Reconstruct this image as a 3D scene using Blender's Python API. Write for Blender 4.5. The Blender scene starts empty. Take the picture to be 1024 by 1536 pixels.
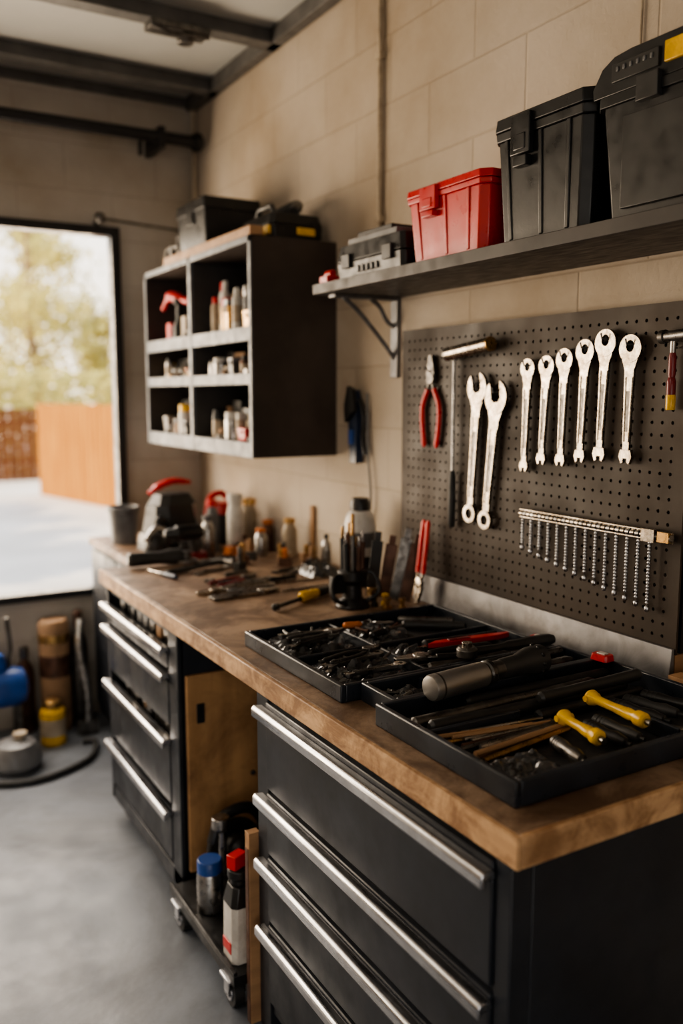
import bpy,bmesh,math,random
from mathutils import Vector,Matrix,noise
random.seed(7)
SC=bpy.context.scene
pi=math.pi
# ---------------------------------------------------------------- camera
th=math.radians(30.15);p=math.atan(178/1317)
F=Vector((math.sin(th)*math.cos(p),math.cos(th)*math.cos(p),-math.sin(p)))
R=Vector((math.cos(th),-math.sin(th),0));U=R.cross(F)
cd=bpy.data.cameras.new('camera');co=bpy.data.objects.new('camera',cd);SC.collection.objects.link(co)
m=Matrix((R,U,-F)).transposed().to_4x4();m.translation=(0,0,1.55);co.matrix_world=m
cd.sensor_fit='VERTICAL';cd.sensor_height=36;cd.lens=1317/1536*36
cd.dof.use_dof=True;cd.dof.focus_distance=1.80;cd.dof.aperture_fstop=1.5
SC.camera=co
# ---------------------------------------------------------------- materials
def M(name,c,r=.5,m=0,var=.18,scale=9,bump=0,bscale=None,coat=0,trans=0,c2=None,stretch=(1,1,1),rv=.12,detail=5,grime=0,gscale=2.5,gcol=(.35,.30,.26),spec=.5,gp=(.40,.58)):
    mt=bpy.data.materials.new(name);mt.use_nodes=True;nt=mt.node_tree;N=nt.nodes;L=nt.links
    b=N['Principled BSDF'];b.inputs['Metallic'].default_value=m;b.inputs['Specular IOR Level'].default_value=spec
    b.inputs['Coat Weight'].default_value=coat;b.inputs['Transmission Weight'].default_value=trans
    tc=N.new('ShaderNodeTexCoord');mp=N.new('ShaderNodeMapping');mp.inputs['Scale'].default_value=stretch
    L.new(tc.outputs['Object'],mp.inputs[0])
    n=N.new('ShaderNodeTexNoise');n.inputs['Scale'].default_value=scale;n.inputs['Detail'].default_value=detail
    L.new(mp.outputs[0],n.inputs['Vector'])
    rp=N.new('ShaderNodeValToRGB');rp.color_ramp.elements[0].position=.32;rp.color_ramp.elements[1].position=.68
    d=c2 if c2 else tuple(x*(1-2*var) if x*(1-2*var)>0 else 0 for x in c)
    rp.color_ramp.elements[0].color=(*d,1);rp.color_ramp.elements[1].color=(*(min(1,x*(1+(0 if c2 else var*.5))) for x in c),1)
    L.new(n.outputs[0],rp.inputs[0]);out=rp.outputs[0]
    if grime:
        g=N.new('ShaderNodeTexNoise');g.inputs['Scale'].default_value=gscale;g.inputs['Detail'].default_value=12;g.inputs['Roughness'].default_value=.72;g.inputs['Distortion'].default_value=.6
        L.new(tc.outputs['Object'],g.inputs['Vector'])
        gr=N.new('ShaderNodeValToRGB');gr.color_ramp.elements[0].position=gp[0];gr.color_ramp.elements[0].color=(*gcol,1);gr.color_ramp.elements[1].position=gp[1];gr.color_ramp.elements[1].color=(1,1,1,1)
        L.new(g.outputs[0],gr.inputs[0]);mx=N.new('ShaderNodeMixRGB');mx.blend_type='MULTIPLY';mx.inputs[0].default_value=grime
        L.new(out,mx.inputs[1]);L.new(gr.outputs[0],mx.inputs[2]);out=mx.outputs[0]
    L.new(out,b.inputs['Base Color'])
    mr=N.new('ShaderNodeMapRange');mr.inputs[1].default_value=.3;mr.inputs[2].default_value=.7
    mr.inputs[3].default_value=max(.03,r-rv);mr.inputs[4].default_value=min(1,r+rv)
    n2=N.new('ShaderNodeTexNoise');n2.inputs['Scale'].default_value=scale*2.7;n2.inputs['Detail'].default_value=6;L.new(mp.outputs[0],n2.inputs['Vector'])
    L.new(n2.outputs[0],mr.inputs[0]);L.new(mr.outputs[0],b.inputs['Roughness'])
    if bump:
        n3=N.new('ShaderNodeTexNoise');n3.inputs['Scale'].default_value=bscale or scale*6;n3.inputs['Detail'].default_value=6
        L.new(mp.outputs[0],n3.inputs['Vector'])
        bp=N.new('ShaderNodeBump');bp.inputs['Strength'].default_value=bump;bp.inputs['Distance'].default_value=.004
        L.new(n3.outputs[0],bp.inputs['Height']);L.new(bp.outputs[0],b.inputs['Normal'])
    return mt
def block_mat(name,axis,c,mort):
    mt=bpy.data.materials.new(name);mt.use_nodes=True;nt=mt.node_tree;N=nt.nodes;L=nt.links
    b=N['Principled BSDF'];b.inputs['Roughness'].default_value=.85;b.inputs['Specular IOR Level'].default_value=.25
    tc=N.new('ShaderNodeTexCoord');sp=N.new('ShaderNodeSeparateXYZ');cb=N.new('ShaderNodeCombineXYZ')
    L.new(tc.outputs['Object'],sp.inputs[0]);L.new(sp.outputs[axis],cb.inputs[0]);L.new(sp.outputs['Z'],cb.inputs[1])
    br=N.new('ShaderNodeTexBrick');L.new(cb.outputs[0],br.inputs[0])
    br.inputs['Scale'].default_value=1;br.inputs['Brick Width'].default_value=.42;br.inputs['Row Height'].default_value=.205
    br.inputs['Mortar Size'].default_value=.005;br.inputs['Mortar Smooth'].default_value=.9
    br.inputs['Color1'].default_value=(*c,1);br.inputs['Color2'].default_value=(*(x*.93 for x in c),1);br.inputs['Mortar'].default_value=(*mort,1)
    n=N.new('ShaderNodeTexNoise');n.inputs['Scale'].default_value=1.3;n.inputs['Detail'].default_value=9;n.inputs['Roughness'].default_value=.6;L.new(tc.outputs['Object'],n.inputs[0])
    rp=N.new('ShaderNodeValToRGB');rp.color_ramp.elements[0].position=.3;rp.color_ramp.elements[0].color=(.68,.62,.54,1);rp.color_ramp.elements[1].position=.62;rp.color_ramp.elements[1].color=(1,1,1,1)
    L.new(n.outputs[0],rp.inputs[0])
    mx=N.new('ShaderNodeMixRGB');mx.blend_type='MULTIPLY';mx.inputs[0].default_value=1
    L.new(br.outputs[0],mx.inputs[1]);L.new(rp.outputs[0],mx.inputs[2]);L.new(mx.outputs[0],b.inputs['Base Color'])
    n2=N.new('ShaderNodeTexNoise');n2.inputs['Scale'].default_value=60;n2.inputs['Detail'].default_value=8;n2.inputs['Roughness'].default_value=.65;L.new(tc.outputs['Object'],n2.inputs[0])
    ma=N.new('ShaderNodeMath');ma.operation='MULTIPLY_ADD';ma.inputs[1].default_value=-.7;L.new(br.outputs['Fac'],ma.inputs[0]);L.new(n2.outputs[0],ma.inputs[2])
    bp=N.new('ShaderNodeBump');bp.inputs['Strength'].default_value=.55;bp.inputs['Distance'].default_value=.005
    L.new(ma.outputs[0],bp.inputs['Height']);L.new(bp.outputs[0],b.inputs['Normal'])
    return mt
wall_r=block_mat('painted_block_r','Y',(.53,.46,.38),(.44,.375,.30))
wall_f=block_mat('painted_block_f','X',(.50,.455,.40),(.43,.385,.335))
concrete=M('concrete_floor',(.185,.205,.235),.46,scale=2.2,bump=.12,bscale=60,detail=9,c2=(.10,.112,.135),grime=.7,gscale=1.4,gcol=(.45,.44,.43),rv=.14,spec=.4)
patio_m=M('patio_concrete',(.60,.54,.47),.8,scale=1.2,bump=.2,var=.1)
ceil_m=M('ceiling_panel',(.42,.42,.40),.6,scale=1.5,var=.08)
beam_m=M('beam_grey',(.12,.115,.11),.5,m=.2)
black_m=M('black_frame',(.012,.012,.014),.45)
benchtop=M('bench_top',(.34,.235,.16),.55,scale=4,bump=.2,bscale=80,c2=(.22,.145,.095),detail=12,grime=.9,gscale=6.5,gcol=(.36,.30,.26),rv=.13,spec=.35,gp=(.44,.60))
benchedge=M('bench_edge',(.60,.38,.205),.55,scale=3,stretch=(1,1,14),c2=(.40,.24,.125),bump=.12,grime=.85,gscale=13,gcol=(.42,.34,.28),gp=(.42,.58))
chest=M('cabinet_charcoal',(.020,.023,.030),.42,var=.15,scale=5,bump=.03,grime=.5,gscale=6,gcol=(.6,.6,.6),spec=.4)
chestin=M('cabinet_inside',(.008,.008,.009),.7)
alu=M('brushed_aluminium',(.62,.63,.66),.32,m=1,var=.10,scale=30,stretch=(1,.05,1),grime=.4,gscale=12,gcol=(.55,.52,.5))
chrome=M('chrome_steel',(.50,.45,.385),.24,m=1,var=.16,scale=40,rv=.10,grime=.8,gscale=22,gcol=(.42,.36,.30))
worn=M('worn_steel',(.40,.385,.37),.32,m=1,var=.25,scale=25)
torch=M('torch_body',(.36,.345,.33),.36,m=.85,var=.08,scale=12,rv=.05)
iron=M('gun_metal',(.16,.15,.14),.36,m=.85,var=.3,scale=25)
zinc=M('zinc_strip',(.25,.25,.26),.42,m=.7,var=.2,scale=5,bump=.05,grime=.5,gscale=8)
pegm=M('pegboard_brown',(.054,.039,.029),.55,var=.15,scale=3,bump=.05,bscale=90,grime=.5,gscale=3,gcol=(.6,.58,.55),spec=.28)
shelf_m=M('shelf_slate',(.055,.048,.044),.5,var=.2,scale=6,stretch=(4,1,1),spec=.35)
ucside=M('cupboard_umber',(.060,.045,.037),.5,var=.2,scale=4,grime=.4,spec=.4)
ucedge_lit=M('cupboard_edge_lit',(.14,.155,.18),.5,var=.2,scale=10,grime=.5,gscale=12)  # lighter front edges: window light put into the colour
ucin=M('cupboard_inside',(.04,.036,.034),.6)
ply=M('plywood',(.46,.27,.125),.6,scale=2.2,stretch=(7,7,.7),c2=(.30,.165,.07),bump=.08,grime=.6,gscale=5)
wood=M('raw_wood',(.38,.22,.11),.6,scale=5,stretch=(1,6,6),c2=(.25,.14,.07))
blk=M('black_plastic',(.014,.014,.0145),.38,var=.15,bump=.04,bscale=150,grime=.4,gscale=10,gcol=(.5,.5,.5),spec=.45)
blk2=M('dark_grey_plastic',(.032,.031,.030),.42,spec=.45)
rub=M('rubber_black',(.02,.02,.02),.55)
trayM=M('tray_plastic',(.019,.024,.033),.36,bump=.05,bscale=120,grime=.5,gscale=9,gcol=(.55,.52,.5))
traybed=M('tray_bed',(.03,.03,.032),.5,bump=.3,bscale=100)
red=M('red_plastic',(.52,.012,.012),.33,var=.1)
yel=M('yellow_plastic',(.82,.48,.012),.33,var=.08,grime=.4,gscale=30)
blue=M('blue_plastic',(.02,.08,.32),.35)
navy=M('navy_plastic',(.015,.03,.07),.4)
white=M('white_plastic',(.62,.60,.56),.4,var=.06,grime=.4,gscale=12)
cream=M('cream_label',(.50,.41,.30),.6,grime=.4,gscale=12)
orange=M('orange_plastic',(.58,.17,.03),.4)
brass=M('brass',(.52,.32,.13),.32,m=.9,var=.2,scale=30)
gry=M('grey_plastic',(.17,.17,.175),.4,grime=.4,gscale=12)
dred=M('dark_red',(.18,.012,.015),.35)
bag=M('clear_film',(.05,.051,.055),.24,var=.6,scale=22,coat=.5,rv=.1)
fence_o=M('cedar_fence',(.40,.185,.04),.8,scale=3,stretch=(6,6,.5),c2=(.28,.11,.02),spec=.1)
fence_shaded=M('shaded_fence',(.12,.048,.02),.8,scale=3,stretch=(6,6,.5),spec=.1)  # darker fence copy, shade of the grazing sun put into the colour
bark=M('bark',(.25,.17,.11),.9)
leafm=M('leaves',(.50,.44,.15),.6,scale=1.2,c2=(.24,.25,.08))
lb=leafm.node_tree.nodes['Principled BSDF']
tr=leafm.node_tree.nodes.new('ShaderNodeBsdfTranslucent');tr.inputs[0].default_value=(.72,.60,.22,1);mxs=leafm.node_tree.nodes.new('ShaderNodeMixShader');mxs.inputs[0].default_value=.45
leafm.node_tree.links.new(lb.outputs[0],mxs.inputs[1]);leafm.node_tree.links.new(tr.outputs[0],mxs.inputs[2]);leafm.node_tree.links.new(mxs.outputs[0],leafm.node_tree.nodes['Material Output'].inputs[0])
grass=M('dry_grass',(.40,.36,.16),.9,scale=4)
cardb=M('cardboard',(.30,.18,.10),.8)
rust=M('rusty_brown',(.13,.065,.042),.5,m=.5,var=.3,scale=18)
# ---------------------------------------------------------------- builder
def frame(o,x,y,z): 
    mm=Matrix((Vector(x),Vector(y),Vector(z))).transposed().to_4x4();mm.translation=Vector(o);return mm
def WALL(y,z,x=1.55,rot=0):
    return frame((x,y,z),(0,-1,0),(0,0,1),(-1,0,0))@Matrix.Rotation(rot,4,'Z')
def FLAT(x,y,z,rot=0): return Matrix.Translation((x,y,z))@Matrix.Rotation(rot,4,'Z')
class B:
    def __init__(s,name,X=None):
        s.n=name;s.bm=bmesh.new();s.ms=[];s.X=X or Matrix()
    def mi(s,m):
        if m not in s.ms:s.ms.append(m)
        return s.ms.index(m)
    def loft(s,rings,m,caps=True,closed=False):
        k=s.mi(m);V=[[s.bm.verts.new(s.X@Vector(q)) for q in r] for r in rings];n=len(V[0])
        prs=list(zip(V[:-1],V[1:]))
        if closed:prs.append((V[-1],V[0]))
        for a,b in prs:
            for i in range(n):
                f=s.bm.faces.new((a[i],a[(i+1)%n],b[(i+1)%n],b[i]));f.material_index=k
        if caps and not closed:
            for r in (V[0],V[-1]):
                f=s.bm.faces.new(r);f.material_index=k
        return s
    def box(s,a,b,m):
        return s.loft([[(a[0],a[1],z),(b[0],a[1],z),(b[0],b[1],z),(a[0],b[1],z)] for z in (a[2],b[2])],m)
    def cb(s,c,d,m,rz=0,rx=0,ry=0):
        o=s.X;s.X=o@Matrix.Translation(c)@Matrix.Rotation(rz,4,'Z')@Matrix.Rotation(ry,4,'Y')@Matrix.Rotation(rx,4,'X')
        s.box([-q/2 for q in d],[q/2 for q in d],m);s.X=o;return s
    def tbox(s,c,z0,z1,d0,d1,m,ch=.0):
        def rg(z,d):
            x,y=d[0]/2,d[1]/2
            if ch: q=[(x-ch,-y),(x,-y+ch),(x,y-ch),(x-ch,y),(-x+ch,y),(-x,y-ch),(-x,-y+ch),(-x+ch,-y)]
            else: q=[(x,-y),(x,y),(-x,y),(-x,-y)]
            return [(c[0]+a,c[1]+b,z) for a,b in q]
        return s.loft([rg(z0,d0),rg(z1,d1)],m)
    def prism(s,pts,z0,z1,m): return s.loft([[(x,y,z) for x,y in pts] for z in (z0,z1)],m)
    def lathe(s,prof,o,ax,m,n=18):
        ax=Vector(ax).normalized();u=ax.orthogonal().normalized();v=ax.cross(u);o=Vector(o)
        return s.loft([[o+ax*h+(u*math.cos(2*pi*i/n)+v*math.sin(2*pi*i/n))*max(r,.0002) for i in range(n)] for r,h in prof],m)
    def cyl(s,a,b,r,m,r2=None,n=16):
        a=Vector(a);b=Vector(b);return s.lathe([(r,0),(r if r2 is None else r2,(b-a).length)],a,b-a,m,n)
    def sph(s,c,r,m,n=14,sq=1):
        return s.lathe([(r*math.sin(pi*i/8),-r*sq*math.cos(pi*i/8)) for i in range(9)],c,(0,0,1),m,n)
    def tube(s,pts,r,m,n=10,flat=1):
        pts=[Vector(q) for q in pts];rs=list(r) if isinstance(r,(list,tuple)) else [r]*len(pts)
        while len(rs)<len(pts): rs.append(rs[-1])
        rings=[];u=None
        for i,q in enumerate(pts):
            t=(pts[min(i+1,len(pts)-1)]-pts[max(i-1,0)]).normalized()
            if u is None:u=t.orthogonal().normalized() if abs(t.z)>.9 else t.cross(Vector((0,0,1))).normalized()
            u=(u-t*u.dot(t)).normalized();v=t.cross(u)
            rings.append([q+(u*math.cos(2*pi*k/n)+v*math.sin(2*pi*k/n)*flat)*rs[i] for k in range(n)])
        return s.loft(rings,m)
    def ring(s,c,ro,ri,z0,z1,m,n=28,rix=None,off=0):
        rix=rix or ri
        def rg(rx,ry,z,dy=0):return [(c[0]+rx*math.cos(2*pi*i/n),c[1]+dy+ry*math.sin(2*pi*i/n),z) for i in range(n)]
        return s.loft([rg(ro,ro,z0),rg(ro,ro,z1),rg(rix,ri,z1,off),rg(rix,ri,z0,off)],m,closed=True)
    def done(s,bev=0,seg=2,sharp=35):
        bmesh.ops.recalc_face_normals(s.bm,faces=s.bm.faces)
        xs=[v.co for v in s.bm.verts]
        lo=Vector([min(v[i] for v in xs) for i in range(3)]);hi=Vector([max(v[i] for v in xs) for i in range(3)])
        c=(lo+hi)/2;c.z=lo.z
        for v in s.bm.verts:v.co-=c
        me=bpy.data.meshes.new(s.n);s.bm.to_mesh(me);s.bm.free()
        for mt in s.ms:me.materials.append(mt)
        me.shade_smooth();me.set_sharp_from_angle(angle=math.radians(sharp))
        o=bpy.data.objects.new(s.n,me);SC.collection.objects.link(o);o.location=c
        if bev:
            md=o.modifiers.new('bevel','BEVEL');md.width=bev;md.segments=seg;md.limit_method='ANGLE';md.angle_limit=math.radians(40)
        return o
def smooth(pts,k=4):
    P=[Vector(q) for q in pts];P=[P[0]]+P+[P[-1]];o=[]
    for i in range(1,len(P)-2):
        for j in range(k):
            t=j/k;a,b,c,d=P[i-1:i+3]
            o.append(.5*((2*b)+(c-a)*t+(2*a-5*b+4*c-d)*t*t+(3*b-a-3*c+d)*t**3))
    o.append(P[-2]);return o
# ---------------------------------------------------------------- room shell
WT=.14;CZ=2.93
B('floor').box((-3.4,-3.2,-.1),(1.6,4.17,0),concrete).done()
B('wall_right').box((1.6,-3.2,0),(1.6+WT,4.17+WT,CZ),wall_r).done()
b=B('wall_far');b.box((-3.4,4.17,0),(1.6,4.17+WT,.60),wall_f).box((1.215,4.17,.60),(1.6,4.17+WT,2.305),wall_f).box((-3.4,4.17,2.305),(1.6,4.17+WT,CZ),wall_f).box((-3.4,4.17,.60),(-1.8,4.17+WT,2.305),wall_f).done()
b=B('wall_left');b.box((-3.54,-3.2,0),(-3.4,4.31,CZ),wall_r).done()
b=B('wall_back');b.box((-3.4,-3.34,0),(-3.0,-3.2,CZ),wall_f).box((-.2,-3.34,0),(1.6,-3.2,CZ),wall_f).box((-3.0,-3.34,2.3),(-.2,-3.2,CZ),wall_f).done()
B('ceiling').box((-3.54,-3.34,CZ),(1.74,4.31,CZ+.08),ceil_m).done()
b=B('window_1')
b.box((-1.8,4.12,2.265),(1.215,4.2,2.305),black_m).box((-1.8,4.12,.60),(1.215,4.2,.635),black_m).box((1.175,4.12,.635),(1.215,4.2,2.265),black_m).box((-1.8,4.12,.635),(-1.76,4.2,2.265),black_m).box((-.42,4.12,.635),(-.38,4.2,2.265),black_m)
b.done(.004)
b=B('curtain_rod_latch');b.sph((1.12,4.1,2.335),.025,iron);b.cyl((1.12,4.12,2.325),(1.12,4.168,2.325),.012,iron).cyl((1.12,4.1,2.335),(1.52,4.14,2.32),.005,iron);b.cyl((1.52,4.14,2.32),(1.52,4.168,2.32),.01,iron);b.done()
for y in (3.84,3.22,1.9,.6):
    b=B('ceiling_beam');b.box((-3.4,y,CZ-.05),(1.6,y+.035,CZ),beam_m).box((-3.4,y-.02,CZ-.06),(1.6,y+.055,CZ-.05),beam_m).done(.003)
B('trim_1').box((-3.4,4.14,CZ-.04),(1.6,4.17,CZ),beam_m).done(.003)
B('trim_2').box((1.555,-3.2,CZ-.06),(1.6,4.14,CZ),beam_m).done(.003)
b=B('garage_door_shaft');b.cyl((-3.3,3.98,2.69),(1.57,3.98,2.69),.026,black_m,n=20);b.cyl((1.53,3.98,2.69),(1.56,3.98,2.69),.04,black_m,n=20);b.box((1.36,3.95,2.64),(1.385,4.168,2.73),black_m).box((1.27,3.97,2.60),(1.285,3.99,2.66),black_m);b.done()
b=B('beam_pulley_bracket');b.box((1.08,3.19,CZ-.085),(1.3,3.28,CZ-.06),iron).cyl((1.22,3.235,CZ-.085),(1.22,3.235,CZ-.115),.03,iron).tube([(1.08,3.2,CZ-.08),(1.15,3.2,CZ-.10),(1.3,3.2,CZ-.09)],.008,iron).done(.003)
b=B('ceiling_cable');b.cyl((.35,3.22,2.86),(-.5,3.86,2.86),.004,iron);b.done()
b=B('conduit_pipe');b.cyl((1.588,2.49,1.885),(1.588,2.49,2.87),.009,cream,n=12)
for z in (2.1,2.6): b.box((1.578,2.475,z),(1.6,2.505,z+.02),cream)
b.done()
b=B('conduit_pipe');b.cyl((1.585,4.12,2.1),(1.585,4.12,2.87),.012,cream,n=12);b.done()
b=B('thin_cable');b.cyl((1.595,1.44,2.2),(1.595,1.44,2.87),.003,cream,n=8);b.done()
b=B('added_lamp_housing');b.box((-2.05,.2,CZ-.07),(-1.75,1.7,CZ),white);b.done(.005)  # invented fixture, out of view, housing for the added key light
# ---------------------------------------------------------------- outside
B('patio_ground').box((-14,4.31,-.12),(16,30,-.02),patio_m).done()
B('driveway_ground').box((-14,-16,-.12),(16,-3.34,-.02),patio_m).done()
B('side_ground').box((-14,-3.34,-.12),(-3.54,4.31,-.02),grass).done()
def fence(a,bb,h,mt):
    b=B('wooden_fence');a=Vector(a);bb=Vector(bb);d=bb-a;n=int(d.length/.145);u=d.normalized()
    for i in range(n):
        c=a+u*(i+.5)*.145;b.X=Matrix.Translation((c.x,c.y,-.02))@Matrix.Rotation(math.atan2(u.y,u.x),4,'Z')
        b.box((-.066,-.01,0),(.066,.01,h+random.uniform(-.01,.01)),mt)
    b.X=Matrix.Translation((a.x,a.y,-.02))@Matrix.Rotation(math.atan2(u.y,u.x),4,'Z')
    for z in (.3,h-.3): b.box((0,.01,z),(d.length,.05,z+.09),mt)
    return b.done()
fence((2.80,14.2,0),(3.45,11.3,0),1.42,fence_o);fence((3.46,11.2,0),(4.9,4.8,0),1.5,fence_o);fence((-10,16.6,0),(4.2,16.6,0),1.30,fence_shaded)
def leaf(b,k,q,s,rnd):
    a=Vector((rnd.uniform(-1,1),rnd.uniform(-1,1),rnd.uniform(-1,1))).normalized();c2=a.orthogonal().normalized()
    f=b.bm.faces.new([b.bm.verts.new(q+a*s),b.bm.verts.new(q+c2*s*.6),b.bm.verts.new(q-a*s),b.bm.verts.new(q-c2*s*.6)]);f.material_index=k
def tree(x,y,h,rad,nl,seed,base=.35,ls=(.06,.13)):
    rnd=random.Random(seed);b=B('garden_tree');b.tube(smooth([(x,y,-.02),(x+.1,y,h*.3),(x-.1,y,h*.6),(x,y,h*.9)]),[.12]*4+[.09]*4+[.04]*5,bark)
    bl=[]
    for i in range(20):
        a=rnd.uniform(0,2*pi);r=rad*math.sqrt(rnd.random());z=h*(base+(1-base)*rnd.random());rr=rad*.5*(1.25-z/h*.7)
        c=Vector((x+r*math.cos(a)*(1.3-z/h),y+r*math.sin(a),z));bl.append((c,rr));b.cyl((x,y,z*.7),c,.03,bark,r2=.01,n=6)
    k=b.mi(leafm)
    for i in range(nl):
        c,rr=rnd.choice(bl);q=c+Vector((rnd.gauss(0,.45),rnd.gauss(0,.45),rnd.gauss(0,.4)))*rr
        leaf(b,k,q,rnd.uniform(*ls),rnd)
    b.done()
tree(4.3,22,6.2,1.9,5200,1,.25);tree(2.2,24,3.6,1.3,2000,2,.2);tree(6.2,22.5,3.6,1.2,2000,3,.2)
tree(-4.8,7.0,4.6,1.3,2600,5,.5,(.1,.2));tree(-6.5,9.6,5.4,1.5,2600,6,.5,(.1,.2))
b=B('hedge');k=b.mi(leafm)
for i in range(5000):
    leaf(b,k,Vector((random.uniform(-5,9),random.uniform(17.4,18.8),random.uniform(0,1)**.8*2.0)),.11,random)
b.done()
# ---------------------------------------------------------------- workbench + cabinets
b=B('workbench_top');b.box((.822,.906,.870),(1.598,3.15,.918),benchtop).box((.81,.894,.868),(.822,3.15,.9185),benchedge).box((.822,.894,.868),(1.598,.906,.9185),benchedge);b.done(.0025)
def handle(b,y0,y1,z,x=.83):
    pr=[(x,z+.010),(x-.022,z+.013),(x-.028,z+.006),(x-.028,z-.013),(x-.022,z-.016),(x-.018,z-.004),(x,z-.004)]
    b.loft([[(q[0],y,q[1]) for q in pr] for y in (y0,y1)],alu)
b=B('drawer_cabinet')
b.box((.835,.935,.06),(1.55,1.82,.868),chest)
b.box((.828,.924,.0),(.87,.96,.868),chest).box((.828,1.765,.0),(.87,1.825,.868),chest)
b.box((.9,.94,0),(1.5,1.81,.06),chestin)
b.box((.87,.924,.03),(1.55,.935,.868),chest)
for z0,z1,hz in [(.64,.848,.826),(.48,.628,.612),(.31,.468,.452),(.10,.298,.281)]:
    b.box((.822,.962,z0),(.836,1.763,z1),chest);handle(b,.955,1.785,hz,.823)
b.done(.003)
b=B('drawer_cabinet')
y0,y1=2.37,3.12
b.box((.835,y0,.08),(1.5,y0+.03,.868),chest).box((.835,y1-.03,.08),(1.5,y1,.868),chest).box((1.47,y0,.08),(1.5,y1,.868),chest).box((.835,y0,.08),(1.5,y1,.12),chest).box((.835,y0,.84),(1.5,y1,.868),chest)
b.box((.825,y0,.06),(.845,y0+.075,.868),chest).box((.825,y1-.03,.06),(.845,y1,.868),chest).box((.825,y0,.06),(.845,y1,.11),chest)
for z0,z1,hz in [(.735,.80,.794),(.56,.72,.712),(.31,.515,.508),(.125,.285,.278)]:
    b.box((.823,y0+.08,z0),(.836,y1-.035,z1),chest);handle(b,y0+.07,y1-.01,hz,.824)
    b.box((.84,y0+.04,z0-.004),(1.45,y1-.04,z0+.01),chestin)
    if hz>.5:
        for i in range(9):
            yy=y0+.12+i*.065;b.cb((.90,yy,z1+.01),(.1,.03,.03+random.random()*.03),random.choice([worn,blk2,iron,gry,wood]),rz=random.random())
            b.cb((.90,yy,(z0+z1)/2),(.08,.03,z1-z0),blk2)
for yy in (y0+.08,y1-.1):
    for xx in (.88,1.42):
        b.cyl((xx,yy-.015,.04),(xx,yy+.015,.04),.04,rub,n=20).cyl((xx,yy-.018,.04),(xx,yy+.018,.04),.018,worn).box((xx-.02,yy-.025,.04),(xx+.02,yy-.019,.085),worn).box((xx-.02,yy+.019,.04),(xx+.02,yy+.025,.085),worn).box((xx-.03,yy-.03,.078),(xx+.03,yy+.03,.086),worn)
b.done(.0025)
b=B('plywood_panel');b.box((.845,2.347,.13),(1.50,2.365,.735),ply);b.cb((.885,2.345,.62),(.025,.004,.06),blk);b.sph((1.05,2.347,.4),.008,blk);b.sph((.98,2.347,.3),.006,blk);b.box((1.42,2.35,.0),(1.45,2.362,.13),ply).box((1.2,2.35,.0),(1.23,2.362,.13),ply);b.done(.002)
b=B('wood_plank');b.X=Matrix.Translation((.805,1.829,0));b.box((0,0,0),(.03,.024,.50),wood);b.box((-.002,.003,.0),(0,.021,.46),rust);b.done(.002)
b=B('rolling_trolley')
b.box((.775,1.865,.085),(1.40,2.34,.115),blk).box((.775,1.865,.115),(.785,2.34,.125),blk).box((1.385,1.865,.115),(1.40,2.34,.135),blk)
for xx in (.80,1.36):
    for yy in (1.92,2.29):
        b.cyl((xx-.014,yy,.036),(xx+.014,yy,.036),.036,rub,n=24).cyl((xx-.018,yy,.036),(xx+.018,yy,.036),.02,alu,n=16).box((xx-.024,yy-.016,.034),(xx-.018,yy+.016,.08),alu).box((xx+.018,yy-.016,.034),(xx+.024,yy+.016,.08),alu).box((xx-.03,yy-.03,.076),(xx+.03,yy+.03,.086),alu)
b.done(.002)
b=B('storage_cabinet');b.box((1.02,3.2,.06),(1.58,4.05,.86),chest).box((1.0,3.18,.86),(1.595,4.05,.89),benchtop).box((1.06,3.24,0),(1.54,4.03,.06),chestin).box((1.01,3.22,.1),(1.02,3.64,.84),chest).box((1.01,3.66,.1),(1.02,4.04,.84),chest);b.cyl((.995,3.6,.5),(.995,3.6,.65),.006,alu);b.done(.003)
# ---------------------------------------------------------------- generic props
def bottle(name,x,y,z,r,h,body,cap,label=None,neck=.4):
    b=B(name,FLAT(x,y,z));b.lathe([(r*.93,0),(r,.006),(r,h*.68),(r*.85,h*.76),(r*neck,h*.84),(r*neck,h*.88)],(0,0,0),(0,0,1),body,20)
    b.lathe([(r*neck*1.25,h*.87),(r*neck*1.25,h*.99),(r*neck,h)],(0,0,0),(0,0,1),cap,16)
    if label:b.lathe([(r*1.01,h*.18),(r*1.01,h*.58)],(0,0,0),(0,0,1),label,20)
    return b.done(.001)
def jar(name,x,y,z,r,h,body,lid):
    b=B(name,FLAT(x,y,z));b.lathe([(r*.9,0),(r,.004),(r,h*.7),(r*.85,h*.78)],(0,0,0),(0,0,1),body,20);b.lathe([(r*.95,h*.76),(r*.95,h*.97),(r*.88,h)],(0,0,0),(0,0,1),lid,20);return b.done(.001)
def spray(name,x,y,z,r,h,body,cap):
    b=B(name,FLAT(x,y,z));b.lathe([(r*.95,0),(r,.005),(r,h*.75),(r*.7,h*.82)],(0,0,0),(0,0,1),body,20);b.lathe([(r*.66,h*.8),(r*.66,h*.96),(r*.5,h)],(0,0,0),(0,0,1),cap,16);b.lathe([(r*1.01,h*.2),(r*1.01,h*.6)],(0,0,0),(0,0,1),cream,20);return b.done(.001)
def smallbox(name,x,y,z,d,mt,lid,rz=0):
    b=B(name,FLAT(x,y,z,rz));b.tbox((0,0),0,d[2]*.8,(d[0]*.94,d[1]*.94),(d[0],d[1]),mt,.004);b.tbox((0,0),d[2]*.8,d[2],(d[0]*1.05,d[1]*1.05),(d[0]*1.02,d[1]*1.02),lid,.004);b.cb((-d[0]*.52,0,d[2]*.72),(.006,d[1]*.25,d[2]*.25),lid);return b.done(.0015)
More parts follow.
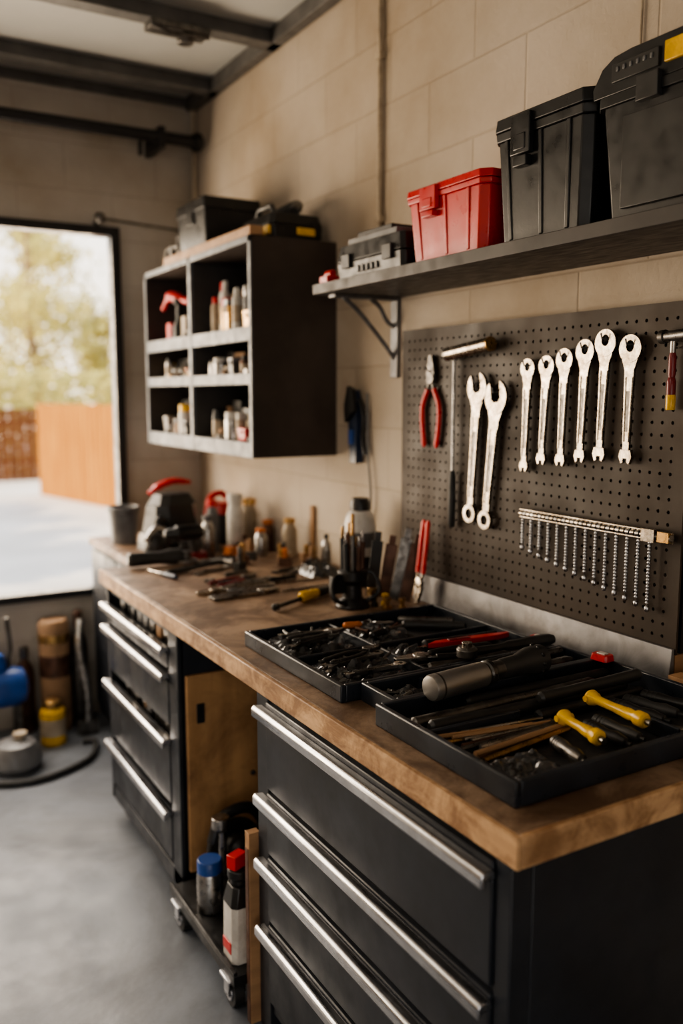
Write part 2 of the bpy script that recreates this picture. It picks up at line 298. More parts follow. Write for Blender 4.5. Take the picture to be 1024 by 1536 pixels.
def pliers(name,X,L,grip,mt=chrome,op=1.0):
    b=B(name,X);s=L/.25
    for k in (-1,1):
        b.prism([(k*.000*s,-.005*s),(k*.017*s,-.008*s),(k*.017*s,.018*s),(k*.006*s,.062*s),(k*.0008*s,.062*s)],.002,.012,mt)
        hp=smooth([(k*.005*s,-.005*s,.007),(k*.014*s,-.03*s,.007),(k*.030*s*op,-.075*s,.007),(k*.030*s*op,-.13*s,.007),(k*.022*s*op,-.19*s,.007)])
        n=len(hp);b.tube(hp[:6],.005*s,mt,flat=.8);b.tube(hp[4:],[.0085*s]*(n-6)+[.0095*s,.005*s],grip,flat=.8)
    b.lathe([(.017*s,0),(.017*s,.003),(.006*s,.0045)],(0,.0,.011),(0,0,1),mt)
    return b
def screwdriver(name,X,L,h1,h2,sh=chrome,r=.013,hl=.11):
    b=B(name,X)
    b.lathe([(r*.5,0),(r*.9,.004),(r,.02),(r*.9,hl*.5),(r,hl*.7),(r*.6,hl*.85)],(0,0,r),(1,0,0),h1,14)
    b.lathe([(r*.62,hl*.84),(r*.85,hl*.88),(r*.8,hl)],(0,0,r),(1,0,0),h2,14)
    b.cyl((hl,0,r),(L-.012,0,r),.0032,sh,n=10);b.loft([[(L-.014,-.003,r-.003),(L-.014,.003,r-.003),(L-.014,.003,r+.003),(L-.014,-.003,r+.003)],[(L,-.004,r-.0006),(L,.004,r-.0006),(L,.004,r+.0006),(L,-.004,r+.0006)]],sh)
    return b.done()
# ---------------------------------------------------------------- shelf
b=B('tool_shelf');b.box((1.32,.3,1.852),(1.599,2.45,1.882),shelf_m)
for yy in (2.40,1.0):
    b.box((1.588,yy-.02,1.60),(1.599,yy+.02,1.852),zinc).box((1.36,yy-.02,1.842),(1.59,yy+.02,1.852),zinc)
    b.tube(smooth([(1.40,yy,1.845),(1.46,yy,1.80),(1.54,yy,1.72),(1.592,yy,1.66)]),.007,zinc);b.tube(smooth([(1.50,yy,1.845),(1.535,yy,1.82),(1.56,yy,1.78),(1.592,yy,1.76)]),.007,zinc)
b.done(.0015)
SZ=1.882
def tote(name,x0,x1,y0,y1,h,mt,lidm):
    b=B(name);cx=(x0+x1)/2;cy=(y0+y1)/2;dx=x1-x0;dy=y1-y0
    b.tbox((cx,cy),SZ,SZ+h*.80,(dx*.86,dy*.86),(dx*.95,dy*.95),mt,.018)
    b.tbox((cx,cy),SZ+h*.80,SZ+h*.87,(dx*.99,dy*.99),(dx*1.0,dy*1.0),mt,.02)
    b.tbox((cx,cy),SZ+h*.875,SZ+h*.975,(dx*1.02,dy*1.02),(dx*1.0,dy*1.0),lidm,.022)
    b.tbox((cx,cy),SZ+h*.975,SZ+h,(dx*.88,dy*.88),(dx*.84,dy*.84),lidm,.02)
    yl=cy+dy*.14
    b.cb((x0-.004,yl,SZ+h*.80),(.014,dy*.20,h*.30),lidm);b.cb((x0-.010,yl,SZ+h*.74),(.006,dy*.12,h*.12),mt);b.cb((x0-.002,yl,SZ+h*.60),(.018,dy*.14,h*.08),mt)
    for k in (-.30,-.02,.33):
        b.loft([[(x0+dx*(.07)-.003,cy+dy*k*.9-.006,SZ+.01),(x0+dx*.07-.003,cy+dy*k*.9+.006,SZ+.01),(x0+dx*.08,cy+dy*k*.9+.006,SZ+.01),(x0+dx*.08,cy+dy*k*.9-.006,SZ+.01)],
                [(x0+dx*.02-.003,cy+dy*k-.006,SZ+h*.8),(x0+dx*.02-.003,cy+dy*k+.006,SZ+h*.8),(x0+dx*.04,cy+dy*k+.006,SZ+h*.8),(x0+dx*.04,cy+dy*k-.006,SZ+h*.8)]],mt)
    return b.done(.006,3)
tote('storage_tote',1.34,1.55,1.65,1.985,.190,red,red)
tote('storage_tote',1.345,1.56,1.335,1.64,.282,blk,blk)
b=B('tool_box')
y0,y1,x0,x1=.93,1.318,1.345,1.57;cy=(y0+y1)/2;cx=(x0+x1)/2
b.tbox((cx,cy),SZ,SZ+.215,(.20,.35),(.225,.385),blk,.022)
b.box((x0-.002,y0+.06,SZ+.02),(x0+.010,y1-.07,SZ+.19),blk2)
b.tbox((cx,cy),SZ+.215,SZ+.235,(.235,.40),(.235,.40),blk,.02)
pr=[(0,0),(-.003,.02),(.02,.055),(.05,.068),(.09,.072),(.31,.072),(.35,.068),(.38,.053),(.403,.02),(.40,0)]
b.loft([[(x,y0-.006+q[0],SZ+.236+q[1]) for q in pr] for x in (x0-.003,x1)],blk)
b.cb((x0-.005,1.10,SZ+.274),(.010,.10,.036),yel);b.cb((x0-.004,1.22,SZ+.272),(.008,.11,.034),blk2)
for k in range(6): b.cb((x0-.009,1.18+k*.016,SZ+.277),(.003,.006,.009),gry)
b.cb((x0-.006,cy+.06,SZ+.226),(.016,.05,.045),blk2);b.cb((x0-.006,cy-.12,SZ+.226),(.016,.05,.045),blk2)
b.done(.005,3)
b=B('parts_case');y0,y1,x0,x1=2.0,2.36,1.35,1.54
b.tbox(((x0+x1)/2,(y0+y1)/2),SZ,SZ+.05,(.18,.35),(.19,.36),blk,.012)
b.tbox(((x0+x1)/2,(y0+y1)/2),SZ+.053,SZ+.10,(.19,.36),(.18,.34),blk,.012)
b.box((x0+.02,y0+.06,SZ+.10),(x1-.02,y1-.04,SZ+.120),gry);b.box((x0+.03,y0+.10,SZ+.120),(x1-.03,y1-.08,SZ+.135),blk2)
for yy in (y0+.07,y1-.07): b.cb((x0-.003,yy,SZ+.052),(.012,.045,.04),blk2)
for k in range(5): b.cb((x0-.001,y0+.13+.025*k,SZ+.025),(.004,.012,.02),gry)
b.done(.002)
b=B('red_clamp',FLAT(1.36,2.41,SZ));b.cb((0,0,.012),(.05,.05,.024),red).cyl((0,-.02,.03),(0,.02,.03),.012,red);b.done(.003)
# ---------------------------------------------------------------- pegboard with real holes
b=B('pegboard');ya,yb,za,zb=1.235,2.30,.985,1.742;s=.0275;X0=1.556
ny=int((yb-ya-.03)/s);nz=int((zb-za-.03)/s);oy=ya+((yb-ya)-ny*s)/2;oz=za+((zb-za)-nz*s)/2;k=b.mi(pegm);r=.0042
vc={}
def gv(y,z):
    key=(round(y,5),round(z,5))
    if key not in vc:vc[key]=b.bm.verts.new((X0,y,z))
    return vc[key]
for i in range(ny):
    for j in range(nz):
        y=oy+i*s;z=oz+j*s;h=s/2
        O=[gv(y,z),gv(y+h,z),gv(y+s,z),gv(y+s,z+h),gv(y+s,z+s),gv(y+h,z+s),gv(y,z+s),gv(y,z+h)]
        an=[225,270,315,0,45,90,135,180]
        I=[b.bm.verts.new((X0,y+h+r*math.cos(math.radians(a)),z+h+r*math.sin(math.radians(a)))) for a in an]
        J=[b.bm.verts.new((X0+.006,v.co.y,v.co.z)) for v in I]
        for q in range(8):
            w=(q+1)%8
            for f in ((O[q],O[w],I[w],I[q]),(I[q],I[w],J[w],J[q])):
                b.bm.faces.new(f).material_index=k
ye=oy+ny*s;ze=oz+nz*s
b.box((X0,ya,za),(X0+.006,oy,zb),pegm).box((X0,ye,za),(X0+.006,yb,zb),pegm).box((X0,oy,za),(X0+.006,ye,oz),pegm).box((X0,oy,ze),(X0+.006,ye,zb),pegm)
b.box((X0+.02,ya+.004,za),(1.598,yb-.004,zb-.004),black_m)
o=b.done()
b=B('steel_backsplash');b.loft([[(1.535,y,.918),(1.545,y,1.0),(1.552,y,1.0),(1.555,y,.918)] for y in (1.235,2.2)],zinc);b.done(.001)
b=B('trim_3');b.box((1.5562,1.235,.918),(1.598,2.30,.985),wood).done()
def hook(b,y=0,dz=.02):
    b.tube([(0,y,-.001),(0,y,dz),(0,y+.012,dz+.004)],.0022,zinc,n=8)
def wrench_geo(b,L,rh,rb,sw,mt,open_top):
    t0,t1=.004,.011
    if open_top:
        pts=[];n=22
        for i in range(n+1):
            a=math.radians(90+14+28+ (360-56)*i/n);pts.append((rh*math.cos(a),L+rh*1.08*math.sin(a)))
        rot=math.radians(14);w=rh*.42
        def rr(x,y):return (x*math.cos(rot)-y*math.sin(rot),L+x*math.sin(rot)+y*math.cos(rot))
        pts+=[rr(w,rh*.5),rr(w,-rh*.1),rr(w*.5,-rh*.32),rr(-w*.5,-rh*.32),rr(-w,-rh*.1),rr(-w,rh*.5)]
        b.prism(pts,t0-.001,t1+.002,mt)
    else:
        b.ring((0,L),rh,rh*.42,t0-.001,t1+.001,mt,rix=rh*.36,off=rh*.18)
    b.prism([(-sw*.75,rb*.6),(sw*.75,rb*.6),(sw*.9,L*.5),(sw*1.15,L-rh*1.5),(rh*.75,L-rh*.62),(-rh*.75,L-rh*.62),(-sw*1.15,L-rh*1.5),(-sw*.9,L*.5)],t0,t1,mt)
    for k in (-1,1):
        b.prism([(k*sw*.42,rb*1.8),(k*sw*.70,rb*1.8),(k*sw*.85,L*.5),(k*sw*1.0,L-rh*2),(k*sw*.62,L-rh*2),(k*sw*.50,L*.5)],t1-.001,t1+.002,mt)
    b.prism([(-sw*.3,rb*3),(sw*.3,rb*3),(sw*.4,L-rh*3),(-sw*.4,L-rh*3)],t1,t1+.0006,iron)
    if open_top: b.ring((0,0),rb,rb*.55,t0-.002,t1+.003,mt)
    else:
        b.prism([(-rb*.75,rb*.9),(rb*.75,rb*.9),(rb*.95,.1*rb),(rb*.6,-rb*.75),(rb*.3,-rb*.6),(rb*.3,-.1*rb),(-rb*.3,-.1*rb),(-rb*.3,-rb*.6),(-rb*.6,-rb*.75),(-rb*.95,.1*rb)],t0-.001,t1+.001,mt)
def wrench(name,yt,zt,yb_,zb_,rh,mt=chrome,open_top=False,rb=None,sw=.011):
    L=math.hypot(yt-yb_,zt-zb_)
    b=B(name,WALL(yb_,zb_,1.55,-math.atan2(-(yt-yb_)*1.0,(zt-zb_))))
    wrench_geo(b,L,rh,rb or rh*.62,sw,mt,open_top)
    b.X=b.X@Matrix.Translation((0,L+rh*.3,-.001));hook(b,0,.024)
    return b.done(.0018,3)
for a in [(1.712,1.612,1.718,1.362,.0255),(1.644,1.616,1.655,1.385,.0265),(1.583,1.630,1.588,1.386,.0275),(1.517,1.647,1.524,1.40,.0285),(1.455,1.664,1.463,1.408,.031),(1.382,1.648,1.384,1.407,.031)]:
    wrench('combination_wrench',*a,sw=.0095+a[4]*.07)
wrench('open_end_wrench',1.912,1.565,1.935,1.215,.040,open_top=True,rb=.026,sw=.015)
wrench('open_end_wrench',1.832,1.540,1.868,1.205,.043,open_top=True,rb=.026,sw=.016)
b=pliers('red_pliers',WALL(2.135,1.595,1.553),.27,red,iron,1.25);hook(b,.02,.02);b.done(.001)
b=B('t_handle_scraper',WALL(2.017,1.165,1.552))
b.lathe([(.006,0),(.010,.006),(.011,.08),(.009,.15),(.006,.165)],(0,0,.012),(0,1,0),rub);b.cyl((0,.16,.012),(0,.49,.012),.0045,worn)
b.cyl((-.015,.495,.022),(.165,.515,.022),.019,chrome,n=20).cyl((.165,.515,.022),(.172,.5157,.022),.0195,brass,n=20).cyl((-.02,.4945,.022),(-.014,.495,.022),.0195,iron,n=20);hook(b,.48,.01);b.done(.001)
b=B('screwdriver_bit_handle',WALL(1.268,1.525,1.553))
b.lathe([(.009,0),(.010,.004),(.010,.03),(.008,.035)],(0,-.01,.013),(0,1,0),yel);b.lathe([(.0085,.025),(.0095,.035),(.0095,.06),(.007,.068)],(0,-.01,.013),(0,1,0),dred)
b.lathe([(.006,.065),(.008,.075),(.008,.11),(.006,.12)],(0,-.01,.013),(0,1,0),dred);b.cyl((0,.10,.013),(0,.14,.013),.006,worn).cyl((-.028,.143,.015),(.04,.146,.015),.012,worn,n=16).cyl((-.03,.143,.015),(-.018,.1435,.015),.015,iron,n=16);hook(b,.12,.006);b.done(.001)
b=B('hanging_bit_chain_rack')
yy0,yy1=1.722,1.243;zr=1.243
b.cyl((1.538,yy0,zr+.009),(1.538,yy1,zr+.009),.0036,chrome).cyl((1.538,yy0,zr-.010),(1.538,yy1,zr-.010),.0036,chrome)
n=34
for i in range(n):
    y=yy0-(yy0-yy1)*(i+.5)/n;b.cyl((1.538,y,zr-.011),(1.538,y,zr+.010),.0035,chrome,n=8);b.cyl((1.538,y-.005,zr-.001),(1.538,y+.005,zr-.001),.0085,worn if i%2 else chrome,n=8)
for y in (yy0-.01,1.5,yy1+.05): b.cyl((1.538,y,zr),(1.557,y,zr),.003,zinc)
b.cb((1.535,1.30,zr),(.020,.035,.028),chrome);b.cb((1.536,1.262,zr),(.014,.03,.022),brass)
for i in range(14):
    y=1.712-i*.0315;L=.078+.0058*i
    zt=zr-.01;q=int(L/.0075)
    b.cyl((1.538,y,zt),(1.538,y,zt-L),.0018,iron,n=6)
    for k in range(q): b.sph((1.538,y,zt-k*.0075),.0044,alu,n=8)
    b.lathe([(.002,0),(.0056,.003),(.0056,.012),(.002,.015)],(1.538,y,zt-L-.010),(0,0,1),alu,8)
b.done(0,sharp=50)
# ---------------------------------------------------------------- upper cupboard
b=B('tool_cupboard');x0,x1,y0,y1,z0,z1=1.269,1.599,2.788,3.94,1.325,2.08;t=.02
b.box((x0,y0,z0),(x1,y0+t,z1),ucside).box((x0,y1-t,z0),(x1,y1,z1),ucside).box((x0,y0+t,z1-t),(x1,y1-t,z1),ucside).box((x0,y0+t,z0),(x1,y1-t,z0+t),ucside).box((x1-.015,y0+t,z0+t),(x1,y1-t,z1-t),ucin)
ym=3.374;b.box((x0+.005,ym-.012,z0+t),(x1-.015,ym+.012,z1-t),ucin)
for z,hh in [(1.375,.05),(1.615,.035),(1.775,.045)]:
    b.box((x0+.008,y0+t,z-.018),(x1-.015,y1-t,z),ucin);b.box((x0-.004,y0+t,z-hh),(x0+.008,y1-t,z+.004),ucedge_lit)
b.box((x0-.006,y0,z0),(x0,y0+.022,z1),ucedge_lit).box((x0-.006,y1-.022,z0),(x0,y1,z1),ucedge_lit).box((x0-.006,ym-.014,z0),(x0+.006,ym+.014,z1),ucedge_lit).box((x0-.006,y0,z1-.022),(x0,y1,z1),ucedge_lit)
b.done(.0015)
rows=[1.375,1.615,1.775];hs=[.19,.12,.24]
cols=[(2.83,3.34),(3.41,3.90)]
rnd=random.Random(14)
mats=[white,cream,gry,worn,cream,orange,brass,cardb,blk2,rust,gry,red,white]
for ri,z in enumerate(rows):
    for ci,(ca,cbb) in enumerate(cols):
        lim=cbb-.01 if not(ri==2 and ci==1) else 3.57
        y=ca
        while y<lim-.06:
            w=min(rnd.uniform(.07,.13),lim-y);h=rnd.uniform(.55,.9)*hs[ri]
            smallbox('parts_box',1.455,y+w/2,z,(.12,w*.9,h),rnd.choice([gry,cardb,cream,gry,blk2,white]),rnd.choice([blk2,gry,cardb]),rnd.uniform(-.05,.05));y+=w+.004
        y=ca
        while y<lim-.045:
            q=rnd.random();mt=rnd.choice(mats);xx=1.31+rnd.uniform(.0,.04)
            if q<.3:
                r=rnd.uniform(.018,.032);h=rnd.uniform(.35,.7)*hs[ri];jar('storage_jar',xx,y+r,z,r,h,mt,rnd.choice([yel,blk,white,red,brass,worn]));y+=2*r
            elif q<.55:
                w=rnd.uniform(.045,.08);h=rnd.uniform(.25,.55)*hs[ri];smallbox('parts_box',xx+.01,y+w/2,z,(.07,w*.85,h),mt,rnd.choice([blk2,gry,mt]),rnd.uniform(-.15,.15));y+=w*1.02
            elif q<.85:
                b=B('loose_fittings');w=rnd.uniform(.05,.075)
                for k in range(8):
                    px,py=xx+rnd.uniform(-.02,.03),y+rnd.uniform(.012,w-.012);a=rnd.uniform(0,pi);r=rnd.uniform(.007,.013);zz=z+r+(k>3)*.018;m2=rnd.choice(mats)
                    b.cyl((px-.018*math.cos(a),py-.010*math.sin(a),zz),(px+.018*math.cos(a),py+.010*math.sin(a),zz),r,m2,n=8)
                b.done(.001);y+=w
            else:
                r=rnd.uniform(.014,.020);spray('spray_can',xx,y+r,z,r,rnd.uniform(.55,.85)*hs[ri],mt,rnd.choice([red,blk,white]));y+=2*r
            y+=rnd.uniform(.001,.010)
b=B('red_hand_tool',FLAT(1.34,3.70,1.775));b.tube(smooth([(-.03,.12,.14),(-.02,.06,.19),(0,0,.18),(.02,-.08,.16)]),[.012]*4+[.024]*5+[.016]*4,red);b.lathe([(.03,0),(.028,.06),(.014,.09),(.014,.15),(.028,.16),(.024,.18)],(0,0,.0),(0,0,1),blk);b.cb((.0,.075,.04),(.05,.05,.08),red);b.cb((.02,-.07,.05),(.06,.05,.10),cream);b.done(.002)
smallbox('storage_bin',1.41,3.42,2.08,(.23,.30,.22),blk,blk)
b=B('wood_plank');b.cb((1.285,3.22,2.095),(.05,.88,.03),wood);b.done(.002)
b=B('power_drill_case',FLAT(1.46,2.95,2.08));b.tbox((0,0),0,.05,(.2,.26),(.21,.27),blk,.015).tbox((0,0),.053,.09,(.21,.27),(.19,.25),blk,.015)
b.tube([(-.06,-.08,.09),(-.06,-.05,.125),(-.06,.05,.125),(-.06,.08,.09)],.01,blk2);b.cb((-.105,-.1,.03),(.01,.05,.03),yel).cb((.03,-.137,.03),(.07,.008,.025),yel);b.tube(smooth([(0,-.1,.1),(.05,-.03,.14),(.0,.04,.11),(.05,.1,.12)]),[.02]*13,blk2);b.done(.002)
b=B('clamp',FLAT(1.33,3.74,2.08));b.box((-.01,-.015,0),(.01,.015,.10),iron).cyl((0,-.08,.09),(0,.08,.09),.008,iron).tube([(0,.07,.09),(0,.09,.02),(0,.07,.008)],.01,iron).cyl((0,-.07,.0),(0,-.07,.13),.006,worn);b.done(.001)
b=B('coiled_cable',FLAT(1.40,3.86,2.08))
for q in range(4): b.tube([(.055*math.cos(a*pi/8),.055*math.sin(a*pi/8),.01+q*.014) for a in range(17)],.008,rub,n=8)
b.done()
b=B('caulking_gun',WALL(2.62,1.31,1.596))
b.prism([(-.02,.0),(.02,0),(.025,.10),(.02,.20),(-.005,.25),(-.03,.19),(-.028,.10)],0,.03,navy);b.prism([(-.03,.14),(.03,.18),(.02,.25),(-.012,.265),(-.035,.2)],.03,.045,blk)
b.tube(smooth([(.02,.22,.015),(.05,.16,.015),(.045,.09,.015),(.06,.03,.015)]),.008,blk);b.cb((-.005,.09,.033),(.025,.05,.008),blue);hook(b,.25,.02);b.done(.002)
b=B('power_cord');b.tube(smooth([(1.588,2.56,1.55),(1.585,2.55,1.35),(1.585,2.53,1.2),(1.585,2.56,1.05),(1.57,2.6,.925)]),.004,gry);b.done()
# ---------------------------------------------------------------- trays
Z=.918
def tray(name,x0,x1,y0,y1,h,divs,t=.012):
    b=B(name);b.box((x0,y0,Z),(x1,y1,Z+.006),traybed)
    b.box((x0,y0,Z),(x0+t,y1,Z+h),trayM).box((x1-t,y0,Z),(x1,y1,Z+h),trayM).box((x0+t,y0,Z),(x1-t,y0+t,Z+h),trayM).box((x0+t,y1-t,Z),(x1-t,y1,Z+h),trayM)
    for a,c in divs: b.box((a[0],a[1],Z+.006),(c[0],c[1],Z+h*.82),trayM)
    return b.done(.0035,3)
tray('tool_tray',.87,1.46,1.50,1.985,.038,[((1.10,1.512),(1.108,1.973)),((.882,1.74),(1.1,1.748)),((1.108,1.74),(1.448,1.75))])
tray('tool_tray',.915,1.47,1.372,1.495,.040,[((1.05,1.384),(1.058,1.483))])
tray('tool_tray',.868,1.475,.965,1.366,.044,[((.88,1.215),(1.1,1.222)),((1.28,1.0),(1.287,1.1))])
ZT=Z+.0065
def film(name,x0,x1,y0,y1,seed,amp=.018,mt=bag,z0=ZT):
    b=B(name);n=30;k=b.mi(mt);g=[]
    for i in range(n+1):
        row=[]
        for j in range(n+1):
            x=x0+(x1-x0)*i/n;y=y0+(y1-y0)*j/n;q=Vector((x*24+seed,y*36,seed))
            e=min(i,j,n-i,n-j)/n*6;e=min(1,e)
            z=z0+.002+amp*e*(.35+abs(noise.noise(q))*1.3+.45*abs(noise.noise(q*2.5)))
            row.append(b.bm.verts.new((x+noise.noise(q+Vector((9,0,0)))*.006*e,y+noise.noise(q+Vector((0,9,0)))*.006*e,z)))
        g.append(row)
    for i in range(n):
        for j in range(n): b.bm.faces.new((g[i][j],g[i+1][j],g[i+1][j+1],g[i][j+1])).material_index=k
    return b.done(0,sharp=28)
film('plastic_parts_bag',.885,1.095,1.515,1.735,1,.024);film('plastic_parts_bag',.885,1.095,1.755,1.965,2,.024);film('plastic_parts_bag',1.115,1.27,1.76,1.965,3,.022);film('plastic_parts_bag',.886,1.03,.985,1.10,4,.020);film('plastic_parts_bag',.93,1.045,1.388,1.48,6,.018);film('plastic_parts_bag',1.12,1.20,1.66,1.735,7,.018)
def hardware(name,x0,x1,y0,y1,n,seed,zz=.012,zb=0):
    rnd=random.Random(seed);b=B(name)
    for i in range(n):
        x=rnd.uniform(x0,x1);y=rnd.uniform(y0,y1);z=ZT+zb+rnd.uniform(0,zz)+.004;a=rnd.uniform(0,pi);mt=rnd.choice([worn,iron,iron,blk2,gry,rust])
        if rnd.random()<.75: 
            l=rnd.uniform(.02,.05);b.cyl((x,y,z),(x+l*math.cos(a),min(y1+.01,y+l*math.sin(a)),z+.002),.0034,mt,n=8).cyl((x,y,z),(x-.005*math.cos(a),y-.005*math.sin(a),z),.006,mt,n=6)
        else:
            b.X=Matrix.Translation((x,y,z))@Matrix.Rotation(rnd.uniform(-.6,.6),4,'X');b.ring((0,0),.008,.0045,-.0025,.0025,mt,n=6);b.X=Matrix()
    return b.done(0)
hardware('loose_hardware',.9,1.05,1.53,1.70,9,1,.008,.018);hardware('loose_hardware',.9,1.05,1.77,1.93,9,2,.008,.018);hardware('loose_hardware',1.13,1.23,1.77,1.93,7,3,.008,.016);hardware('loose_hardware',.94,1.01,1.40,1.45,5,4,.006,.014)
def bar(name,x0,y0,x1,y1,r,z,mt,r2=None,tip=None,z2=None):
    b=B(name);r2=r2 or r;z2=z if z2 is None else z2;a=Vector((x0,y0,z));c=Vector((x1,y1,z2));d=c-a;L=d.length
    b.lathe([(r*.6,0),(r,.006),(r*.92,L*.3),(r,L*.5),(r2*.9,L*.6),(r2,L*.97),(r2*.5,L)],a,d,mt,14)
    if tip: b.cyl(c,c+d.normalized()*.05,r2*.5,tip,n=10)
    return b.done()
def flatw(x,y,z,a,L,mt,rh=.017):
    b=B('flat_wrench',FLAT(x,y,z-.003,a));wrench_geo(b,L,rh,rh*.62,rh*.40,mt,False);return b.done(.001)
# hand tools lying on the small-parts bags
flatw(.91,1.62,ZT+.026,-pi/2+.25,.15,iron);flatw(.92,1.56,ZT+.024,-pi/2+.05,.14,worn,.014);flatw(.91,1.80,ZT+.026,-pi/2+.35,.15,iron);flatw(.93,1.90,ZT+.026,-pi/2-.15,.13,worn,.014)
b=pliers('small_pliers',FLAT(1.045,1.68,ZT+.028,-pi/2+.25),.17,blk,iron,.8);b.done(.001)
b=pliers('small_pliers',FLAT(1.05,1.86,ZT+.028,-pi/2+.1),.16,blk2,worn,.8);b.done(.001)
screwdriver('stubby_screwdriver',FLAT(1.13,1.80,ZT+.018,.35),.14,blk,blk2,worn,r=.010,hl=.07)
screwdriver('stubby_screwdriver',FLAT(1.12,1.92,ZT+.018,-.25),.14,orange,blk2,worn,r=.009,hl=.06)
bar('file_handle',1.22,1.705,1.44,1.685,.013,ZT+.014,blk)
b=B('red_utility_knife',FLAT(1.20,1.66,ZT+.022,-.09));b.prism([(0,-.006),(.04,-.012),(.2,-.012),(.235,-.004),(.235,.006),(.12,.013),(.03,.01)],0,.012,red).prism([(.0,-.004),(-.03,.0),(0,.006)],.003,.006,chrome);b.prism([(.06,-.006),(.12,-.006),(.12,.006),(.06,.006)],.012,.014,dred);b.done(.002)
bar('socket_extension',1.12,1.62,1.43,1.59,.010,ZT+.011,iron,.013)
bar('socket_extension',1.13,1.560,1.44,1.535,.011,ZT+.012,iron,.014)
bar('file_handle',1.29,1.90,1.43,1.80,.012,ZT+.012,blk2)
bar('file_handle',1.31,1.95,1.435,1.86,.010,ZT+.012,iron)
b=pliers('slip_joint_pliers',FLAT(1.165,1.45,ZT+.020,pi/2+.10),.29,blk2,worn,.7);b.done(.001)
b=pliers('slip_joint_pliers',FLAT(1.14,1.60,ZT+.018,pi/2-.10),.27,blk,worn,.8);b.done(.001)
def ratchet(name,X,L,gm):
    b=B(name,X);b.lathe([(.02,0),(.024,.004),(.024,.02),(.018,.026)],(0,0,0),(0,0,1),iron,20);b.lathe([(.008,.02),(.012,.026),(.012,.036)],(0,0,0),(0,0,1),chrome,12)
    b.tube(smooth([(.015,0,.013),(.06,0,.013),(.11,0,.014),(L*.7,0,.015),(L,0,.015)]),[.009]*5+[.008]*3+[.012]*4+[.014]*4+[.010],gm);return b.done(.001)
ratchet('ratchet_wrench',FLAT(1.21,1.52,ZT+.034,-.10),.24,blk2);ratchet('ratchet_wrench',FLAT(1.10,1.412,ZT+.001,.04),.34,iron)
bar('socket_extension',1.27,1.468,1.455,1.472,.010,ZT+.026,iron)
b=B('red_tag',FLAT(1.440,1.535,ZT+.034,.2));b.tbox((0,0),0,.014,(.03,.042),(.026,.038),red,.005);b.cb((0,0,.015),(.012,.02,.003),white);b.done(.001)
b=B('red_tag',FLAT(1.452,1.345,ZT+.038,.1));b.tbox((0,0),0,.014,(.034,.046),(.03,.042),red,.005);b.cb((0,0,.015),(.014,.022,.003),white);b.done(.001)
b=B('flashlight');a=Vector((.975,1.338,ZT+.056));d=Vector((1.30-.975,1.370-1.338,.004));L=d.length
b.lathe([(.016,0),(.024,.002),(.0265,.007),(.0265,.10),(.0262,L*.42),(.0255,L*.44)],a,d,torch,32)
b.lathe([(.027,.018),(.027,.022)],a,d,iron,32)
b.lathe([(.0225,L*.43),(.0225,L*.46),(.026,L*.47),(.026,L*.50),(.021,L*.52),(.020,L*.60)],a,d,iron,28)
b.lathe([(.019,L*.58),(.022,L*.62),(.022,L*.74),(.027,L*.80),(.031,L*.86),(.031,L*.97),(.026,L*.985)],a,d,blk2,28)
for k in range(10):
    an=k*2*pi/10;u=Vector((0,math.cos(an),math.sin(an)));c=a+d*.915+u*.0305;b.sph(c,.005,blk,n=8)
b.done()
bar('pry_bar',.92,1.262,1.42,1.248,.013,ZT+.014,blk2,.013)
bar('pry_bar',.90,1.29,1.38,1.298,.013,ZT+.014,iron,.012)
bar('torque_wrench_handle',1.06,1.335,1.45,1.325,.013,ZT+.014,rub,.013)
bar('file_handle',1.13,1.205,1.43,1.212,.013,ZT+.013,blk,.009)
bar('file_handle',1.16,1.232,1.45,1.238,.012,ZT+.036,blk2,.013)
rnd=random.Random(9)
b=B('drill_bit_bundle')
for i in range(15):
    y=1.11+i*.0078;x=.90+rnd.uniform(0,.05);b.cyl((x,y+rnd.uniform(-.006,.006),ZT+.006+rnd.uniform(0,.012)),(x+rnd.uniform(.17,.23),y*.4+1.16*.6+rnd.uniform(-.01,.01),ZT+.008+rnd.uniform(0,.012)),rnd.uniform(.003,.0052),rnd.choice([brass,rust,worn,wood,iron]),n=8)
b.done()
def ytool(name,xa,ya_,xb,yb2,z,mt=yel):
    b=B(name);a=Vector((xa,ya_,z));c=Vector((xb,yb2,z));d=c-a;L=d.length
    b.lathe([(.004,0),(.013,.003),(.016,.010),(.013,.020),(.009,.026),(.0085,L*.45),(.010,L*.6),(.0115,L*.72),(.010,L*.8),(.0145,L*.86),(.0145,L*.97),(.011,L)],a,d,mt,18)
    q=d.normalized();s_=Vector((-q.y,q.x,0));b.cyl(a+q*.010-s_*.018,a+q*.010+s_*.018,.006,mt,n=10)
    b.lathe([(.006,0),(.006,.012)],c,d,worn,12)
    return b.done()
ytool('yellow_handle_driver',1.135,1.145,1.115,1.03,ZT+.034);ytool('yellow_handle_driver',1.245,1.185,1.235,1.035,ZT+.040)
for q in [(1.18,1.13,1.17,1.01,blk),(1.215,1.14,1.21,1.015,blk2),(1.31,1.19,1.32,1.05,blk),(1.35,1.19,1.37,1.06,rub),(1.40,1.19,1.43,1.06,blk),(1.075,1.10,1.05,1.00,iron)]:
    b=B('black_handle_driver');a=Vector((q[0],q[1],ZT+.014));d=Vector((q[2]-q[0],q[3]-q[1],.004));L=d.length
    b.lathe([(.007,0),(.012,.005),(.013,L*.3),(.010,L*.5),(.013,L*.7),(.009,L*.9),(.004,L*.92),(.004,L)],a,d,q[4],14)
    for k in range(3): b.lathe([(.0133,0),(.0133,.002)],a+d*(.12+.07*k),d,blk2,14)
    b.done()
hardware('loose_hardware',1.30,1.45,.99,1.03,10,9,.008)
